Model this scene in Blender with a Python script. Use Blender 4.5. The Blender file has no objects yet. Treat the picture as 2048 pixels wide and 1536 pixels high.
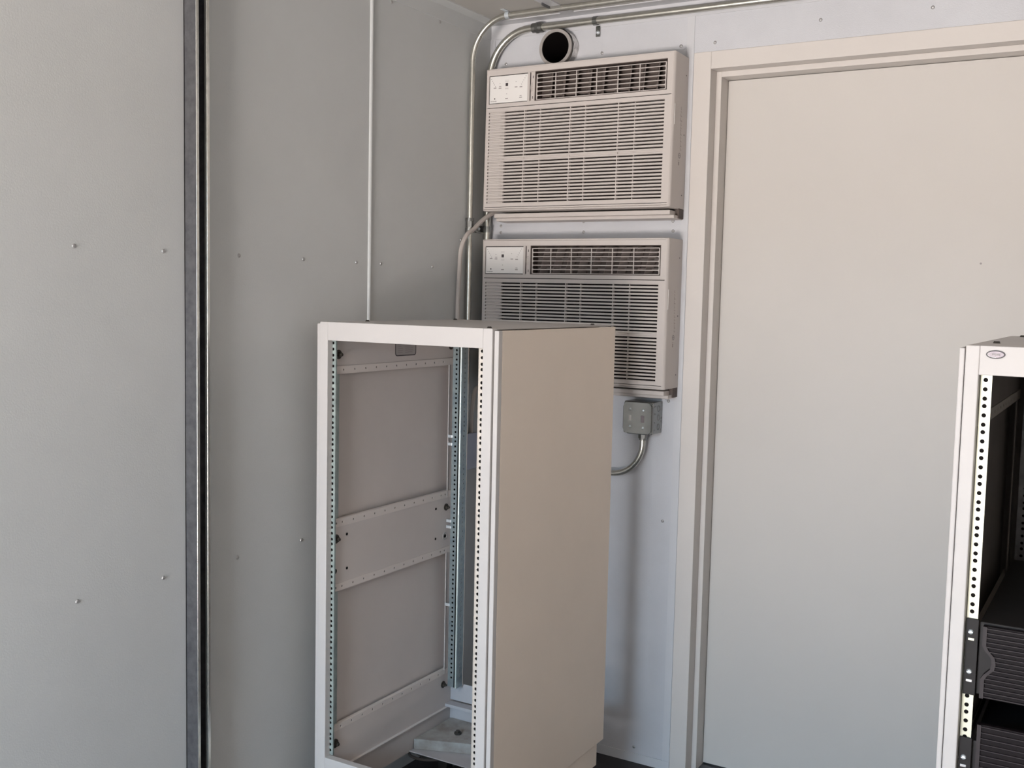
import bpy, bmesh, math, random
from mathutils import Vector, Matrix
random.seed(7)
S = bpy.context.scene
COL = S.collection
PI = math.pi

# ------------------------------------------------------------------ camera
cam_data = bpy.data.cameras.new('camera')
cam = bpy.data.objects.new('camera', cam_data); COL.objects.link(cam)
yaw, pitch, roll = 0.5328456, 0.0839918, 0.0218106
fw = Vector((-math.sin(yaw)*math.cos(pitch), math.cos(yaw)*math.cos(pitch), -math.sin(pitch)))
rt = Vector((math.cos(yaw), math.sin(yaw), 0)); up = rt.cross(fw)
cr, sr = math.cos(roll), math.sin(roll)
rt, up = rt*cr + up*sr, up*cr - rt*sr
M = Matrix((rt, up, -fw)).transposed().to_4x4()
M.translation = Vector((1.939, -3.1, 1.506))
cam.matrix_world = M
cam_data.sensor_width = 36.0
cam_data.lens = 2130.335/2048*36
cam_data.clip_start = 0.05
S.camera = cam

# ------------------------------------------------------------------ world, light, exposure
W = bpy.data.worlds.new('sky'); S.world = W; W.use_nodes = True
bg = W.node_tree.nodes['Background']
bg.inputs[0].default_value = (0.75, 0.87, 1.0, 1); bg.inputs[1].default_value = 1.5

def area(name, loc, target, size, size_y, power, color):
    L = bpy.data.lights.new(name, 'AREA'); L.shape = 'RECTANGLE'
    L.size = size; L.size_y = size_y; L.energy = power; L.color = color
    o = bpy.data.objects.new(name, L); COL.objects.link(o); o.location = loc
    d = Vector(target) - Vector(loc)
    o.rotation_euler = d.to_track_quat('-Z', 'Z').to_euler()
    return o
# daylight entering by the open doorway in the wall behind the camera
area('skylight', (0.9, -8.3, 3.6), (0.9, -2.6, 0.2), 4.5, 3.0, 1250, (0.46, 0.74, 1.0))
area('ground_bounce', (0.9, -7.4, 0.02), (0.9, -7.39, 2.0), 5.0, 3.6, 3050, (1.0, 0.905, 0.84))
area('doorway_daylight', (0.85, -5.25, 1.2), (1.0, 0, 1.8), 1.4, 1.7, 12, (0.9, 0.95, 1.0))
S.view_settings.view_transform = 'Standard'
S.view_settings.look = 'None'
S.view_settings.gamma = 1
S.view_settings.use_curve_mapping = False
S.view_settings.exposure = 0.12

# ------------------------------------------------------------------ materials
def mat(name, col, rough=0.5, metal=0.0, spec=0.5, noise=0.0, nscale=8.0, bump=0.0, bscale=200.0, col2=None, stretch=None):
    m = bpy.data.materials.new(name); m.use_nodes = True
    nt = m.node_tree; b = nt.nodes['Principled BSDF']
    b.inputs['Base Color'].default_value = (*col, 1)
    b.inputs['Roughness'].default_value = rough
    b.inputs['Metallic'].default_value = metal
    b.inputs['Specular IOR Level'].default_value = spec
    tc = nt.nodes.new('ShaderNodeTexCoord')
    src = tc.outputs['Object']
    if stretch:
        mp = nt.nodes.new('ShaderNodeMapping'); mp.inputs['Scale'].default_value = stretch
        nt.links.new(src, mp.inputs['Vector']); src = mp.outputs['Vector']
    if noise > 0 or col2:
        n = nt.nodes.new('ShaderNodeTexNoise'); n.inputs['Scale'].default_value = nscale
        n.inputs['Detail'].default_value = 5; n.inputs['Roughness'].default_value = .6
        nt.links.new(src, n.inputs['Vector'])
        mx = nt.nodes.new('ShaderNodeMix'); mx.data_type = 'RGBA'
        c2 = col2 or tuple(c*(1-noise) for c in col)
        mx.inputs[6].default_value = (*col, 1); mx.inputs[7].default_value = (*c2, 1)
        rp = nt.nodes.new('ShaderNodeMapRange'); rp.inputs[1].default_value = .35; rp.inputs[2].default_value = .7
        nt.links.new(n.outputs['Fac'], rp.inputs[0]); nt.links.new(rp.outputs[0], mx.inputs[0])
        nt.links.new(mx.outputs[2], b.inputs['Base Color'])
    if bump > 0:
        n2 = nt.nodes.new('ShaderNodeTexNoise'); n2.inputs['Scale'].default_value = bscale
        n2.inputs['Detail'].default_value = 3
        nt.links.new(src, n2.inputs['Vector'])
        bp = nt.nodes.new('ShaderNodeBump'); bp.inputs['Strength'].default_value = bump; bp.inputs['Distance'].default_value = .001
        nt.links.new(n2.outputs['Fac'], bp.inputs['Height']); nt.links.new(bp.outputs[0], b.inputs['Normal'])
    return m
m_wall_left = mat('painted_wall_sheet', (0.545, 0.556, 0.556), .5, 0, .4, .05, 3, .25, 260)
m_wall_back = mat('glossy_wall_sheet', (0.54, 0.545, 0.575), .34, 0, .5, .08, 5, .5, 330)
m_wall_far = mat('white_wall_paint', (0.8, 0.78, 0.75), .7)
m_ceiling = mat('ceiling_sheet', (0.45, 0.435, 0.41), .55, 0, .4, .06, 3)
m_floor = mat('dark_floor', (0.035, 0.03, 0.032), .6, 0, .4, .4, 12, .2, 60)
m_trim = mat('trim_paint', (0.56, 0.562, 0.585), .38, 0, .5, .05, 6)
m_door = mat('door_paint', (0.565, 0.535, 0.505), .5, 0, .4, .035, 2.2, .08, 120)
m_frame = mat('door_frame_paint', (0.60, 0.56, 0.53), .42, 0, .5, .04, 5, .1, 150)
m_rack = mat('rack_cream_paint', (0.535, 0.505, 0.49), .5, 0, .4, .03, 5, .12, 400)
m_panel = mat('rack_cream_side_lit', (0.80, 0.69, 0.59), .5, 0, .35, .04, 4, .12, 500)  # same cream paint, lightened in place of the light the sides lack
m_inner = mat('rack_inner_paint', (0.66, 0.60, 0.57), .55, 0, .35, .05, 5)
m_rail_in = mat('inner_rail_paint', (0.74, 0.67, 0.63), .5)
m_zinc = mat('zinc_plate', (0.50, 0.57, 0.54), .42, .6, .5, 0, 30, 0, 1, (0.34, 0.40, 0.39))
m_zinc_blue = mat('zinc_plate_bluish', (0.34, 0.40, 0.41), .4, .7, .5, 0, 35, 0, 1, (0.24, 0.30, 0.33))
m_zinc_warm = mat('zinc_plate_pale', (0.62, 0.61, 0.49), .42, .35, .5, .06, 40)
m_zinc_cream = mat('zinc_plate_cream', (0.66, 0.60, 0.54), .45, .3, .5, .06, 40)
m_zinc_fold = mat('zinc_fold_highlight', (0.74, 0.84, 0.82), .3, .5, .5)  # highlight on the bent rail edge painted in as a paler zinc
m_galv = mat('galvanised_steel', (0.20, 0.20, 0.21), .42, .8, .5, 0, 40, .1, 200, (0.13, 0.13, 0.14))
m_galv_lip = mat('galvanised_lip_sheen', (0.72, 0.72, 0.68), .25, .9, .5, .2, 60)  # galvanised steel made paler; the sheen on the lips is in the colour
m_emt = mat('conduit_zinc', (0.56, 0.55, 0.50), .27, .85, .5, .15, 60)
m_cast = mat('cast_zinc', (0.24, 0.24, 0.23), .35, .85, .5, .3, 80)
m_box = mat('pressed_steel', (0.27, 0.275, 0.265), .24, .9, .5, .12, 60)
m_duct = mat('duct_collar_paint', (0.40, 0.37, 0.35), .45, .3, .5, .2, 40)
m_foil = mat('crinkled_foil', (0.7, 0.68, 0.66), .2, 1, .5, .3, 90, .8, 120)
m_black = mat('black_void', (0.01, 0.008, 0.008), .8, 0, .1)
m_ac = mat('air_conditioner_plastic', (0.52, 0.475, 0.45), .45, 0, .45, .02, 6)
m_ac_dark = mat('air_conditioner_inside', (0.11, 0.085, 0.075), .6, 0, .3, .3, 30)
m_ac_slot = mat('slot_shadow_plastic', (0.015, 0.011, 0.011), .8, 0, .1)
m_ac_fin = mat('fin_plastic', (0.20, 0.165, 0.15), .5, 0, .3, .15, 40)
m_ctl = mat('control_panel_white', (0.72, 0.70, 0.68), .35, 0, .5)
m_ink = mat('dark_ink', (0.045, 0.035, 0.04), .5)
m_ink_grey = mat('grey_ink', (0.30, 0.27, 0.27), .6)
m_emboss = mat('embossed_grey', (0.34, 0.29, 0.27), .5)
m_screw = mat('screw_head', (0.42, 0.41, 0.41), .35, .6, .5)
m_screw_bright = mat('screw_head_bright', (0.75, 0.8, 0.84), .35, .7, .5)
m_bolt = mat('dark_bolt', (0.07, 0.06, 0.05), .45, .5, .5)
m_cord = mat('grey_cord', (0.42, 0.38, 0.355), .5, 0, .4)
m_cable_dark = mat('dusty_cable', (0.14, 0.12, 0.11), .6)
m_plate = mat('bluish_cover_plate', (0.36, 0.38, 0.45), .45, .3, .5, .05, 20)
m_base = mat('rack_base_paint', (0.50, 0.485, 0.50), .5, 0, .4, .12, 14)
m_dust = mat('dusty_gusset_paint', (0.42, 0.405, 0.39), .6, 0, .3, 0, 18, 0, 1, (0.26, 0.23, 0.20))
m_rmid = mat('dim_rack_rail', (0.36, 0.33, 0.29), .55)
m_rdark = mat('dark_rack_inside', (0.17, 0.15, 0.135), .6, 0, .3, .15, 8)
m_unit = mat('black_unit_metal', (0.020, 0.017, 0.017), .55, 0, .25, .2, 30)
m_unit_bezel = mat('black_bezel_plastic', (0.010, 0.007, 0.008), .55, 0, .12)
m_rib = mat('bezel_rib_plastic', (0.032, 0.025, 0.027), .5, 0, .25)
m_badge = mat('badge_silver', (0.2, 0.17, 0.18), .35, .5, .5, .3, 300)
m_rubber = mat('black_rubber', (0.02, 0.02, 0.02), .7)
m_label = mat('label_grey', (0.38, 0.35, 0.34), .5)
m_ground = mat('gravel_ground', (0.55, 0.48, 0.42), .9, 0, .2, .3, 30, .8, 60)

# ------------------------------------------------------------------ helpers
class B:
    def __init__(s): s.bm = bmesh.new()
    def _merge(s, t):
        me = bpy.data.meshes.new('tmp'); t.to_mesh(me); t.free(); s.bm.from_mesh(me); bpy.data.meshes.remove(me); return s
    def box(s, x0, x1, y0, y1, z0, z1, bev=0.0, seg=2):
        t = bmesh.new(); bmesh.ops.create_cube(t, size=1)
        sx, sy, sz = abs(x1-x0), abs(y1-y0), abs(z1-z0)
        for v in t.verts:
            v.co = Vector(((x0+x1)/2+v.co.x*sx, (y0+y1)/2+v.co.y*sy, (z0+z1)/2+v.co.z*sz))
        if bev > 0:
            bev = min(bev, .45*min(sx, sy, sz))
            bmesh.ops.bevel(t, geom=t.edges[:], offset=bev, segments=seg, profile=.5, affect='EDGES')
        return s._merge(t)
    def xf(s, t, m):
        t.transform(m); return s._merge(t)
    def cyl(s, p0, p1, r, n=20, r2=None):
        p0, p1 = Vector(p0), Vector(p1); d = p1-p0
        t = bmesh.new()
        bmesh.ops.create_cone(t, cap_ends=True, segments=n, radius1=r, radius2=r if r2 is None else r2, depth=d.length)
        q = d.to_track_quat('Z', 'Y').to_matrix().to_4x4(); q.translation = (p0+p1)/2
        return s.xf(t, q)
    def ring(s, c, axis, ri, ro, h, n=32):       # hollow tube from c along axis
        ax = Vector(axis).normalized(); q = ax.to_track_quat('Z', 'Y').to_matrix().to_4x4(); q.translation = Vector(c)
        t = bmesh.new(); loops = []
        for (r, z) in ((ro, 0), (ro, h), (ri, h), (ri, 0)):
            loops.append([t.verts.new((r*math.cos(2*PI*k/n), r*math.sin(2*PI*k/n), z)) for k in range(n)])
        for a in range(4):
            L0, L1 = loops[a], loops[(a+1) % 4]
            for k in range(n):
                t.faces.new((L0[k], L0[(k+1) % n], L1[(k+1) % n], L1[k]))
        return s.xf(t, q)
    def tube(s, pts, r, n=12, cap=True):
        pts = [Vector(p) for p in pts]; t = bmesh.new(); prev = None; nrm = None; rings = []
        for i, p in enumerate(pts):
            d = (pts[min(i+1, len(pts)-1)]-pts[max(i-1, 0)]).normalized()
            if nrm is None:
                nrm = d.orthogonal().normalized()
            else:
                nrm = (nrm - d*nrm.dot(d)).normalized()
            bn = d.cross(nrm)
            rings.append([t.verts.new(p+nrm*r*math.cos(2*PI*k/n)+bn*r*math.sin(2*PI*k/n)) for k in range(n)])
        for a, b in zip(rings[:-1], rings[1:]):
            for k in range(n): t.faces.new((a[k], a[(k+1) % n], b[(k+1) % n], b[k]))
        if cap: t.faces.new(rings[0][::-1]); t.faces.new(rings[-1])
        return s._merge(t)
    def poly(s, pts2, plane, v0, v1, bev=0.0):   # extruded polygon; plane 'xz' extruded in y, 'yz' in x, 'xy' in z
        f = {'xz': lambda a, b, c: (a, c, b), 'yz': lambda a, b, c: (c, a, b), 'xy': lambda a, b, c: (a, b, c)}[plane]
        t = bmesh.new()
        lo = [t.verts.new(f(a, b, v0)) for a, b in pts2]; hi = [t.verts.new(f(a, b, v1)) for a, b in pts2]
        n = len(pts2); t.faces.new(lo); t.faces.new(hi[::-1])
        for k in range(n): t.faces.new((lo[k], hi[k], hi[(k+1) % n], lo[(k+1) % n]))
        if bev > 0: bmesh.ops.bevel(t, geom=t.edges[:], offset=bev, segments=1, affect='EDGES')
        return s._merge(t)
    def perforated(s, u0, u1, v0, v1, holes, plane, d0, d1, n=10):
        """strip u0..u1 x v0..v1 with round holes [(u,v,r)] spaced along its long side v; real through-holes"""
        f = {'xz': lambda a, b, c: (a, c, b), 'yz': lambda a, b, c: (c, a, b), 'zy': lambda a, b, c: (c, b, a)}[plane]
        t = bmesh.new(); hs = sorted(holes, key=lambda h: h[1]); cells = []
        cuts = [v0]+[(a[1]+b[1])/2 for a, b in zip(hs[:-1], hs[1:])]+[v1]
        for k, (hu, hv, r) in enumerate(hs):
            va, vb = cuts[k], cuts[k+1]
            per = []; cir = []
            for j in range(n):
                a = 2*PI*(j+.5)/n; c, sn = math.cos(a), math.sin(a)
                cir.append((hu+r*c, hv+r*sn))
                tu = ((u1-hu)/c if c > 0 else (u0-hu)/c) if abs(c) > 1e-6 else 1e9
                tv = ((vb-hv)/sn if sn > 0 else (va-hv)/sn) if abs(sn) > 1e-6 else 1e9
                q = min(tu, tv); per.append((hu+q*c, hv+q*sn))
            for dd, flip in ((d0, False), (d1, True)):
                P = [t.verts.new(f(a, b, dd)) for a, b in per]; C = [t.verts.new(f(a, b, dd)) for a, b in cir]
                for j in range(n):
                    q = (P[j], P[(j+1) % n], C[(j+1) % n], C[j]); t.faces.new(q[::-1] if flip else q)
                cn = [(u1, vb), (u0, vb), (u0, va), (u1, va)]
                for cu, cv in cn:                       # fill the corners left between perimeter points
                    for j in range(n):
                        a, b = per[j], per[(j+1) % n]
                        on = lambda p: (abs(p[0]-u0) < 1e-9, abs(p[0]-u1) < 1e-9, abs(p[1]-va) < 1e-9, abs(p[1]-vb) < 1e-9)
                        oa, ob = on(a), on(b)
                        if not any(x and y for x, y in zip(oa, ob)):
                            need_u = (oa[0] or ob[0], oa[1] or ob[1]); need_v = (oa[2] or ob[2], oa[3] or ob[3])
                            uu = u0 if need_u[0] else u1; vv = va if need_v[0] else vb
                            if (uu, vv) == (cu, cv):
                                q = (P[j], t.verts.new(f(cu, cv, dd)), P[(j+1) % n]); t.faces.new(q[::-1] if flip else q)
                if not flip: C0 = C
                else:
                    for j in range(n): t.faces.new((C0[j], C0[(j+1) % n], C[(j+1) % n], C[j]))
        for (a, b, c, d) in (((u0, v0), (u1, v0), 0, 0), ((u1, v0), (u1, v1), 0, 0), ((u1, v1), (u0, v1), 0, 0), ((u0, v1), (u0, v0), 0, 0)):
            t.faces.new([t.verts.new(f(*a, d0)), t.verts.new(f(*b, d0)), t.verts.new(f(*b, d1)), t.verts.new(f(*a, d1))])
        bmesh.ops.remove_doubles(t, verts=t.verts[:], dist=1e-6)
        return s._merge(t)

def origin_of(o):
    p = Vector((0, 0, 0))
    while o is not None: p += o.location; o = o.parent
    return p
def obj(name, b, m, parent=None, loc=None, smooth=False, label=None, kind=None):
    """build mesh b (world coordinates) as one object; its origin sits at its parent's origin, or at loc"""
    me = bpy.data.meshes.new(name)
    bm = b.bm
    bmesh.ops.recalc_face_normals(bm, faces=bm.faces[:])
    off = Vector(loc) if loc is not None else (origin_of(parent) if parent else Vector((0, 0, 0)))
    bmesh.ops.translate(bm, verts=bm.verts[:], vec=-off)
    if smooth:
        for f in bm.faces: f.smooth = True
    bm.to_mesh(me); bm.free()
    if smooth: me.set_sharp_from_angle(angle=math.radians(35))
    me.materials.append(m)
    o = bpy.data.objects.new(name, me); COL.objects.link(o)
    if parent: o.parent = parent; o.location = off - origin_of(parent)
    else: o.location = off
    if label: o['label'] = label
    if kind: o['kind'] = kind
    return o
def tag(o, label, cat, group=None):
    o['label'] = label; o['category'] = cat
    if group: o['group'] = group
    return o
def thing(name, label, cat, loc, group=None):
    o = bpy.data.objects.new(name, None); COL.objects.link(o); o.location = loc; o.empty_display_size = .05
    return tag(o, label, cat, group)
def struct(name, b, m, parent=None, **k):
    return obj(name, b, m, parent, kind='structure', **k)
def arc(cx, cz, r, a0, a1, n, y):      # arc in the xz plane
    return [(cx+r*math.cos(a0+(a1-a0)*k/n), y, cz+r*math.sin(a0+(a1-a0)*k/n)) for k in range(n+1)]
def smoothpath(pts, k=8):              # Catmull-Rom
    P = [Vector(p) for p in pts]; P = [P[0]*2-P[1]]+P+[P[-1]*2-P[-2]]; out = []
    for i in range(1, len(P)-2):
        for j in range(k):
            t = j/k
            out.append(.5*((2*P[i])+(P[i+1]-P[i-1])*t+(2*P[i-1]-5*P[i]+4*P[i+1]-P[i+2])*t*t+(3*P[i]-P[i-1]-3*P[i+1]+P[i+2])*t**3))
    out.append(P[-2]); return out

H = 2.40
RX, RY = 3.1, -5.2
# ------------------------------------------------------------------ setting
wl = struct('wall_left', B().box(-.1, 0, RY, .12, 0, H), m_wall_left)
dx0, dx1, dz = .780, 1.74, 2.191         # rough door opening
dcx, dcz, dh = .266, 2.296, .070
b = B()
b.box(-.1, dcx-dh, 0, .12, 0, H).perforated(dcx-dh, dcx+dh, dcz-dh, dcz+dh, [(dcx+.0025, dcz-.001, .0500)], 'xz', 0, .12, 32).box(dcx-dh, dcx+dh, 0, .12, 0, dcz-dh).box(dcx-dh, dcx+dh, 0, .12, dcz+dh, H)
b.box(dcx+dh, dx0-.015, 0, .12, 0, H).box(dx0-.015, dx1+.015, 0, .12, dz+.015, H).box(dx1+.015, RX, 0, .12, 0, H)
wb = struct('wall_back', b, m_wall_back)
struct('wall_right', B().box(RX, RX+.1, RY, .12, 0, H), m_wall_far)
wf = B().box(-.1, .15, RY-.1, RY, 0, H).box(1.6, RX+.1, RY-.1, RY, 0, H).box(.15, 1.6, RY-.1, RY, 2.1, H)
struct('wall_front', wf, m_wall_far)
struct('ceiling', B().box(-.1, RX+.1, RY, .12, H, H+.08), m_ceiling)
struct('floor', B().box(-.1, RX+.1, RY-.1, .12, -.1, 0), m_floor)
struct('ground', B().box(-6, 8, -14, RY-.1, -.2, -.05).box(-6, 8, .12, 5, -.2, -.05), m_ground)

# trims
struct('trim_1', B().box(0, .018, -.0025, 0, .022, H-.048), m_trim)                      # corner angle leg
struct('trim_2', B().box(.0032, RX, -.003, 0, H-.048, H-.0032).box(.0482, RX, -.048, 0, H-.003, H), m_trim)
struct('trim_3', B().box(0, .003, RY, -.003, H-.048, H).box(0, .048, RY, -.003, H-.003, H), m_wall_left)
struct('baseboard_back', B().box(.0, .724, -.003, 0, 0, .03), m_trim)
struct('trim_4', B().box(.700, .7235, -.002, 0, .03, H-.048), m_trim)                    # strip beside door frame
struct('trim_5', B().cyl((0.0, -.642, 0), (0.0, -.642, H-.05), .0065, 12), m_wall_left, smooth=True)   # seam batten on left wall
struct('trim_6', B().box(.29, .335, RY, -.05, H-.004, H), m_trim)                        # ceiling seam cover

# door: frame and slab
dy = .106
door = struct('door_1', B().box(.7975, 1.7225, dy, dy+.045, .008, dz-.018, .001), m_door)
b = B()
for (x0, x1, xs) in ((.725, .780, .7965), (1.795, 1.740, 1.7235)):
    xa, xb = min(x0, x1), max(x0, x1)
    b.box(xa, xb, -.004, .16, 0, dz+.0515, .0015)
    b.box(min(x1, xs), max(x1, xs), .046, .16, 0, dz, .001)
b.box(.780, 1.740, -.004, .16, dz, dz+.0515, .0015)
b.box(.7965, 1.7235, .046, .16, dz-.0165, dz, .001)
struct('door_frame', b, m_frame, door)
struct('threshold', B().box(.78, 1.74, .0, .16, -.004, .003), m_galv, door)
obj('bump_mark', B().cyl((1.5431, dy+.001, 1.6187), (1.5431, dy-.0006, 1.6187), .003, 8), m_ink_grey, door)

# panel screws on the walls (shared mesh)
def screw_mesh(name, r, h, m):
    b = B(); t = bmesh.new()
    bmesh.ops.create_uvsphere(t, u_segments=10, v_segments=6, radius=r)
    for v in t.verts:
        v.co.z = max(v.co.z, 0)*h/r
    b._merge(t); b.box(-r*.75, r*.75, -r*.12, r*.12, h*.55, h*1.02)
    bmesh.ops.recalc_face_normals(b.bm, faces=b.bm.faces[:])
    me = bpy.data.meshes.new(name); b.bm.to_mesh(me); b.bm.free(); me.materials.append(m); return me
sm_wall = screw_mesh('screw', .0052, .0028, m_screw)
def put(mesh, name, loc, direction, parent, spin=0.0):
    o = bpy.data.objects.new(name, mesh); COL.objects.link(o); o.parent = parent
    o.location = Vector(loc)-origin_of(parent)
    q = Vector(direction).to_track_quat('Z', 'Y'); o.rotation_euler = q.to_euler()
    return o
left_screws = [(y, 1.587) for y in (-1.6327, -1.3951, -1.1582, -.9221, -.6991, -.5856, -.3215)]
left_screws += [(y, .826) for y in (-1.6352, -1.4006, -1.1632, -.9242)] + [(-.1612, 1.6796), (-.3018, 2.345)]
left_screws += [(y, 1.587) for y in (-1.870, -2.107)] + [(y, .826) for y in (-1.872, -2.109)]
left_screws += [(y, 2.345) for y in (-.55, -.79, -1.03, -1.27, -1.51)]
for y, z in left_screws: put(sm_wall, 'screw', (0, y, z), (1, 0, 0), wl)
for x, z in [(.0542, 1.7349), (.0547, 1.7131), (.3653, 1.7451), (.3663, 1.7114), (.6738, 1.7418), (.6749, 1.7112),
             (.0505, 2.345), (.4146, 2.2723), (.6804, 2.2682), (.6792, 1.1848), (.6729, .8038), (.7883, 2.2679), (.0606, 2.2697),
             (.60, .05), (1.1, 2.30), (1.4, 2.30)]:
    put(sm_wall, 'screw', (x, -.0026 if z > 2.34 else 0, z), (0, -1, 0), wb)

# ------------------------------------------------------------------ strut channel on the left wall
sc = thing('strut_channel', 'tall galvanised slotted strut channel running up the left wall', 'channel', (0, -1.31, 0))
y0, y1, xd = -1.3335, -1.2925, .041
obj('channel_back', B().box(0.0005, .003, y0, y1, 0, H-.001), m_galv, sc)
obj('channel_side', B().box(0.0005, xd-.001, y0, y0+.0025, 0, H-.001), m_galv, sc)
obj('channel_side', B().box(0.0005, xd-.001, y1-.0025, y1, 0, H-.001), m_galv, sc)
for a, c in ((y0, 1), (y1, -1)):
    b = B().box(xd-.0025, xd, min(a, a+c*.0085), max(a, a+c*.0085), 0, H-.001, .001)
    b.box(xd-.009, xd-.002, min(a+c*.0065, a+c*.0085), max(a+c*.0065, a+c*.0085), 0, H-.001)
    obj('channel_lip', b, m_galv_lip, sc)

# ------------------------------------------------------------------ conduits
R1, R2 = .009, .0117
zA = H-.0125
t = thing('thin_conduit', 'thin metal conduit hugging the ceiling corner then dropping beside the tall wall', 'conduit', (.016, -.135, 1.02))
pts = [(.016, -.135, 1.04), (.016, -.135, 2.25)] + arc(.016+.132, zA-.132, .132, PI, PI/2, 14, -.135) + [(.5, -.135, zA), (RX-.01, -.135, zA)]
obj('pipe', B().tube(pts, R1, 14), m_emt, t, smooth=True)
b = B().cyl((.016, -.135, 1.742), (.016, -.135, 1.752), .0145, 16).cyl((.016, -.135, 1.722), (.016, -.135, 1.742), .0125, 6).cyl((.016, -.135, 1.704), (.016, -.135, 1.720), .0145, 16)
obj('coupling', b, m_cast, t, smooth=True)
def strap_z(b, x, y, z, r):      # one-hole strap on the ceiling around a pipe running in x
    b.ring((x-.007, y, z), (1, 0, 0), r+.0002, r+.002, .014, 20)
    b.box(x-.007, x+.007, y-r-.026, y-r+.002, H-.0025, H-.0005, .0005)
obj('pipe_strap', (lambda b: (strap_z(b, .145, -.135, zA, R1), b)[1])(B()), m_screw_bright, t)
obj('pipe_strap', (lambda b: (strap_z(b, 1.2, -.135, zA, R1), b)[1])(B()), m_screw_bright, t)

t = thing('thick_conduit', 'thicker metal conduit clamped along the top of the back wall, dropping behind the air conditioners', 'conduit', (.018, -.026, 1.0))
zB = 2.368
pts = [(.0155, -.027, 1.25), (.0155, -.027, 2.20)]+arc(.0155+.15, zB-.15, .15, PI, PI/2, 14, -.027)+[(.19, -.0265, zB), (.7, -.02, zB), (RX-.01, -.0165, zB)]
obj('pipe', B().tube(pts, R2, 16), m_emt, t, smooth=True)
b = B().cyl((.176, -.0265, zB), (.190, -.0265, zB), .0155, 16).cyl((.190, -.0265, zB), (.200, -.0265, zB), .0185, 6).cyl((.200, -.0265, zB), (.212, -.0265, zB), .0165, 18)
obj('coupling', b, m_cast, t, smooth=True)
b = B().ring((.393, -.022, zB), (1, 0, 0), R2+.0002, R2+.0022, .015, 20).box(.393, .408, -.005, -.0005, zB-.045, zB-R2, .001)
cs = obj('pipe_strap', b, m_box, t)
put(screw_mesh('strap_screw', .0062, .005, m_screw_bright), 'strap_screw', (.401, -.005, zB-.032), (0, -1, 0), cs)
b = B().ring((.0155, -.027, 1.712), (0, 0, 1), R2+.0002, R2+.0024, .02, 20).box(.0005, .004, -.082, -.036, 1.710, 1.733, .001).box(.0005, .010, -.082, -.036, 1.708, 1.7115, .0005)
cs = obj('pipe_strap', b, m_box, t)
put(screw_mesh('strap_screw', .006, .005, m_screw_bright), 'strap_screw', (.004, -.062, 1.722), (1, 0, 0), cs)

# small bent bracket and stub wire on the ceiling
b = B().box(.296, .300, -.19, -.12, H-.012, H-.004, .0005).box(.296, .312, -.125, -.115, H-.014, H-.004, .0005)
tag(obj('ceiling_clip', b, m_galv, loc=(.3, -.12, H-.01)), 'small bent metal clip on the ceiling above the round duct', 'clip')

# ------------------------------------------------------------------ round duct stub
d = thing('round_duct', 'short round duct stub with a black open mouth above the upper air conditioner', 'duct', (dcx, 0, dcz))
dc = (dcx+.0025, 0, dcz-.001)
b = B().ring((dc[0], -.042, dc[2]), (0, 1, 0), .0485, .0585, .006, 40).ring((dc[0], -.037, dc[2]), (0, 1, 0), .0485, .0565, .037, 40)
obj('collar', b, m_duct, d, smooth=True)
b = B().ring((dc[0], -.0405, dc[2]), (0, 1, 0), .0472, .0484, .3385, 40).cyl((dc[0], .296, dc[2]), (dc[0], .30, dc[2]), .049, 40)
obj('mouth_shade', b, m_black, d, smooth=True)  # black tube and cap that paint in the darkness inside the duct
bb = bmesh.new(); rnd = random.Random(3); n = 48; rows = []
for j, yy in enumerate((-.030, -.022, -.014, -.006, -.0005)):
    rows.append([bb.verts.new((dc[0]+(.0595+rnd.uniform(-.0005, .0035)+.0005*j)*math.cos(2*PI*k/n), yy+rnd.uniform(-.0015, .0004),
                               dc[2]+(.0595+rnd.uniform(-.0005, .003))*math.sin(2*PI*k/n))) for k in range(n)])
for a, c in zip(rows[:-1], rows[1:]):
    for k in range(n): bb.faces.new((a[k], a[(k+1) % n], c[(k+1) % n], c[k]))
obj('foil_wrap', B()._merge(bb), m_foil, d)

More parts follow.
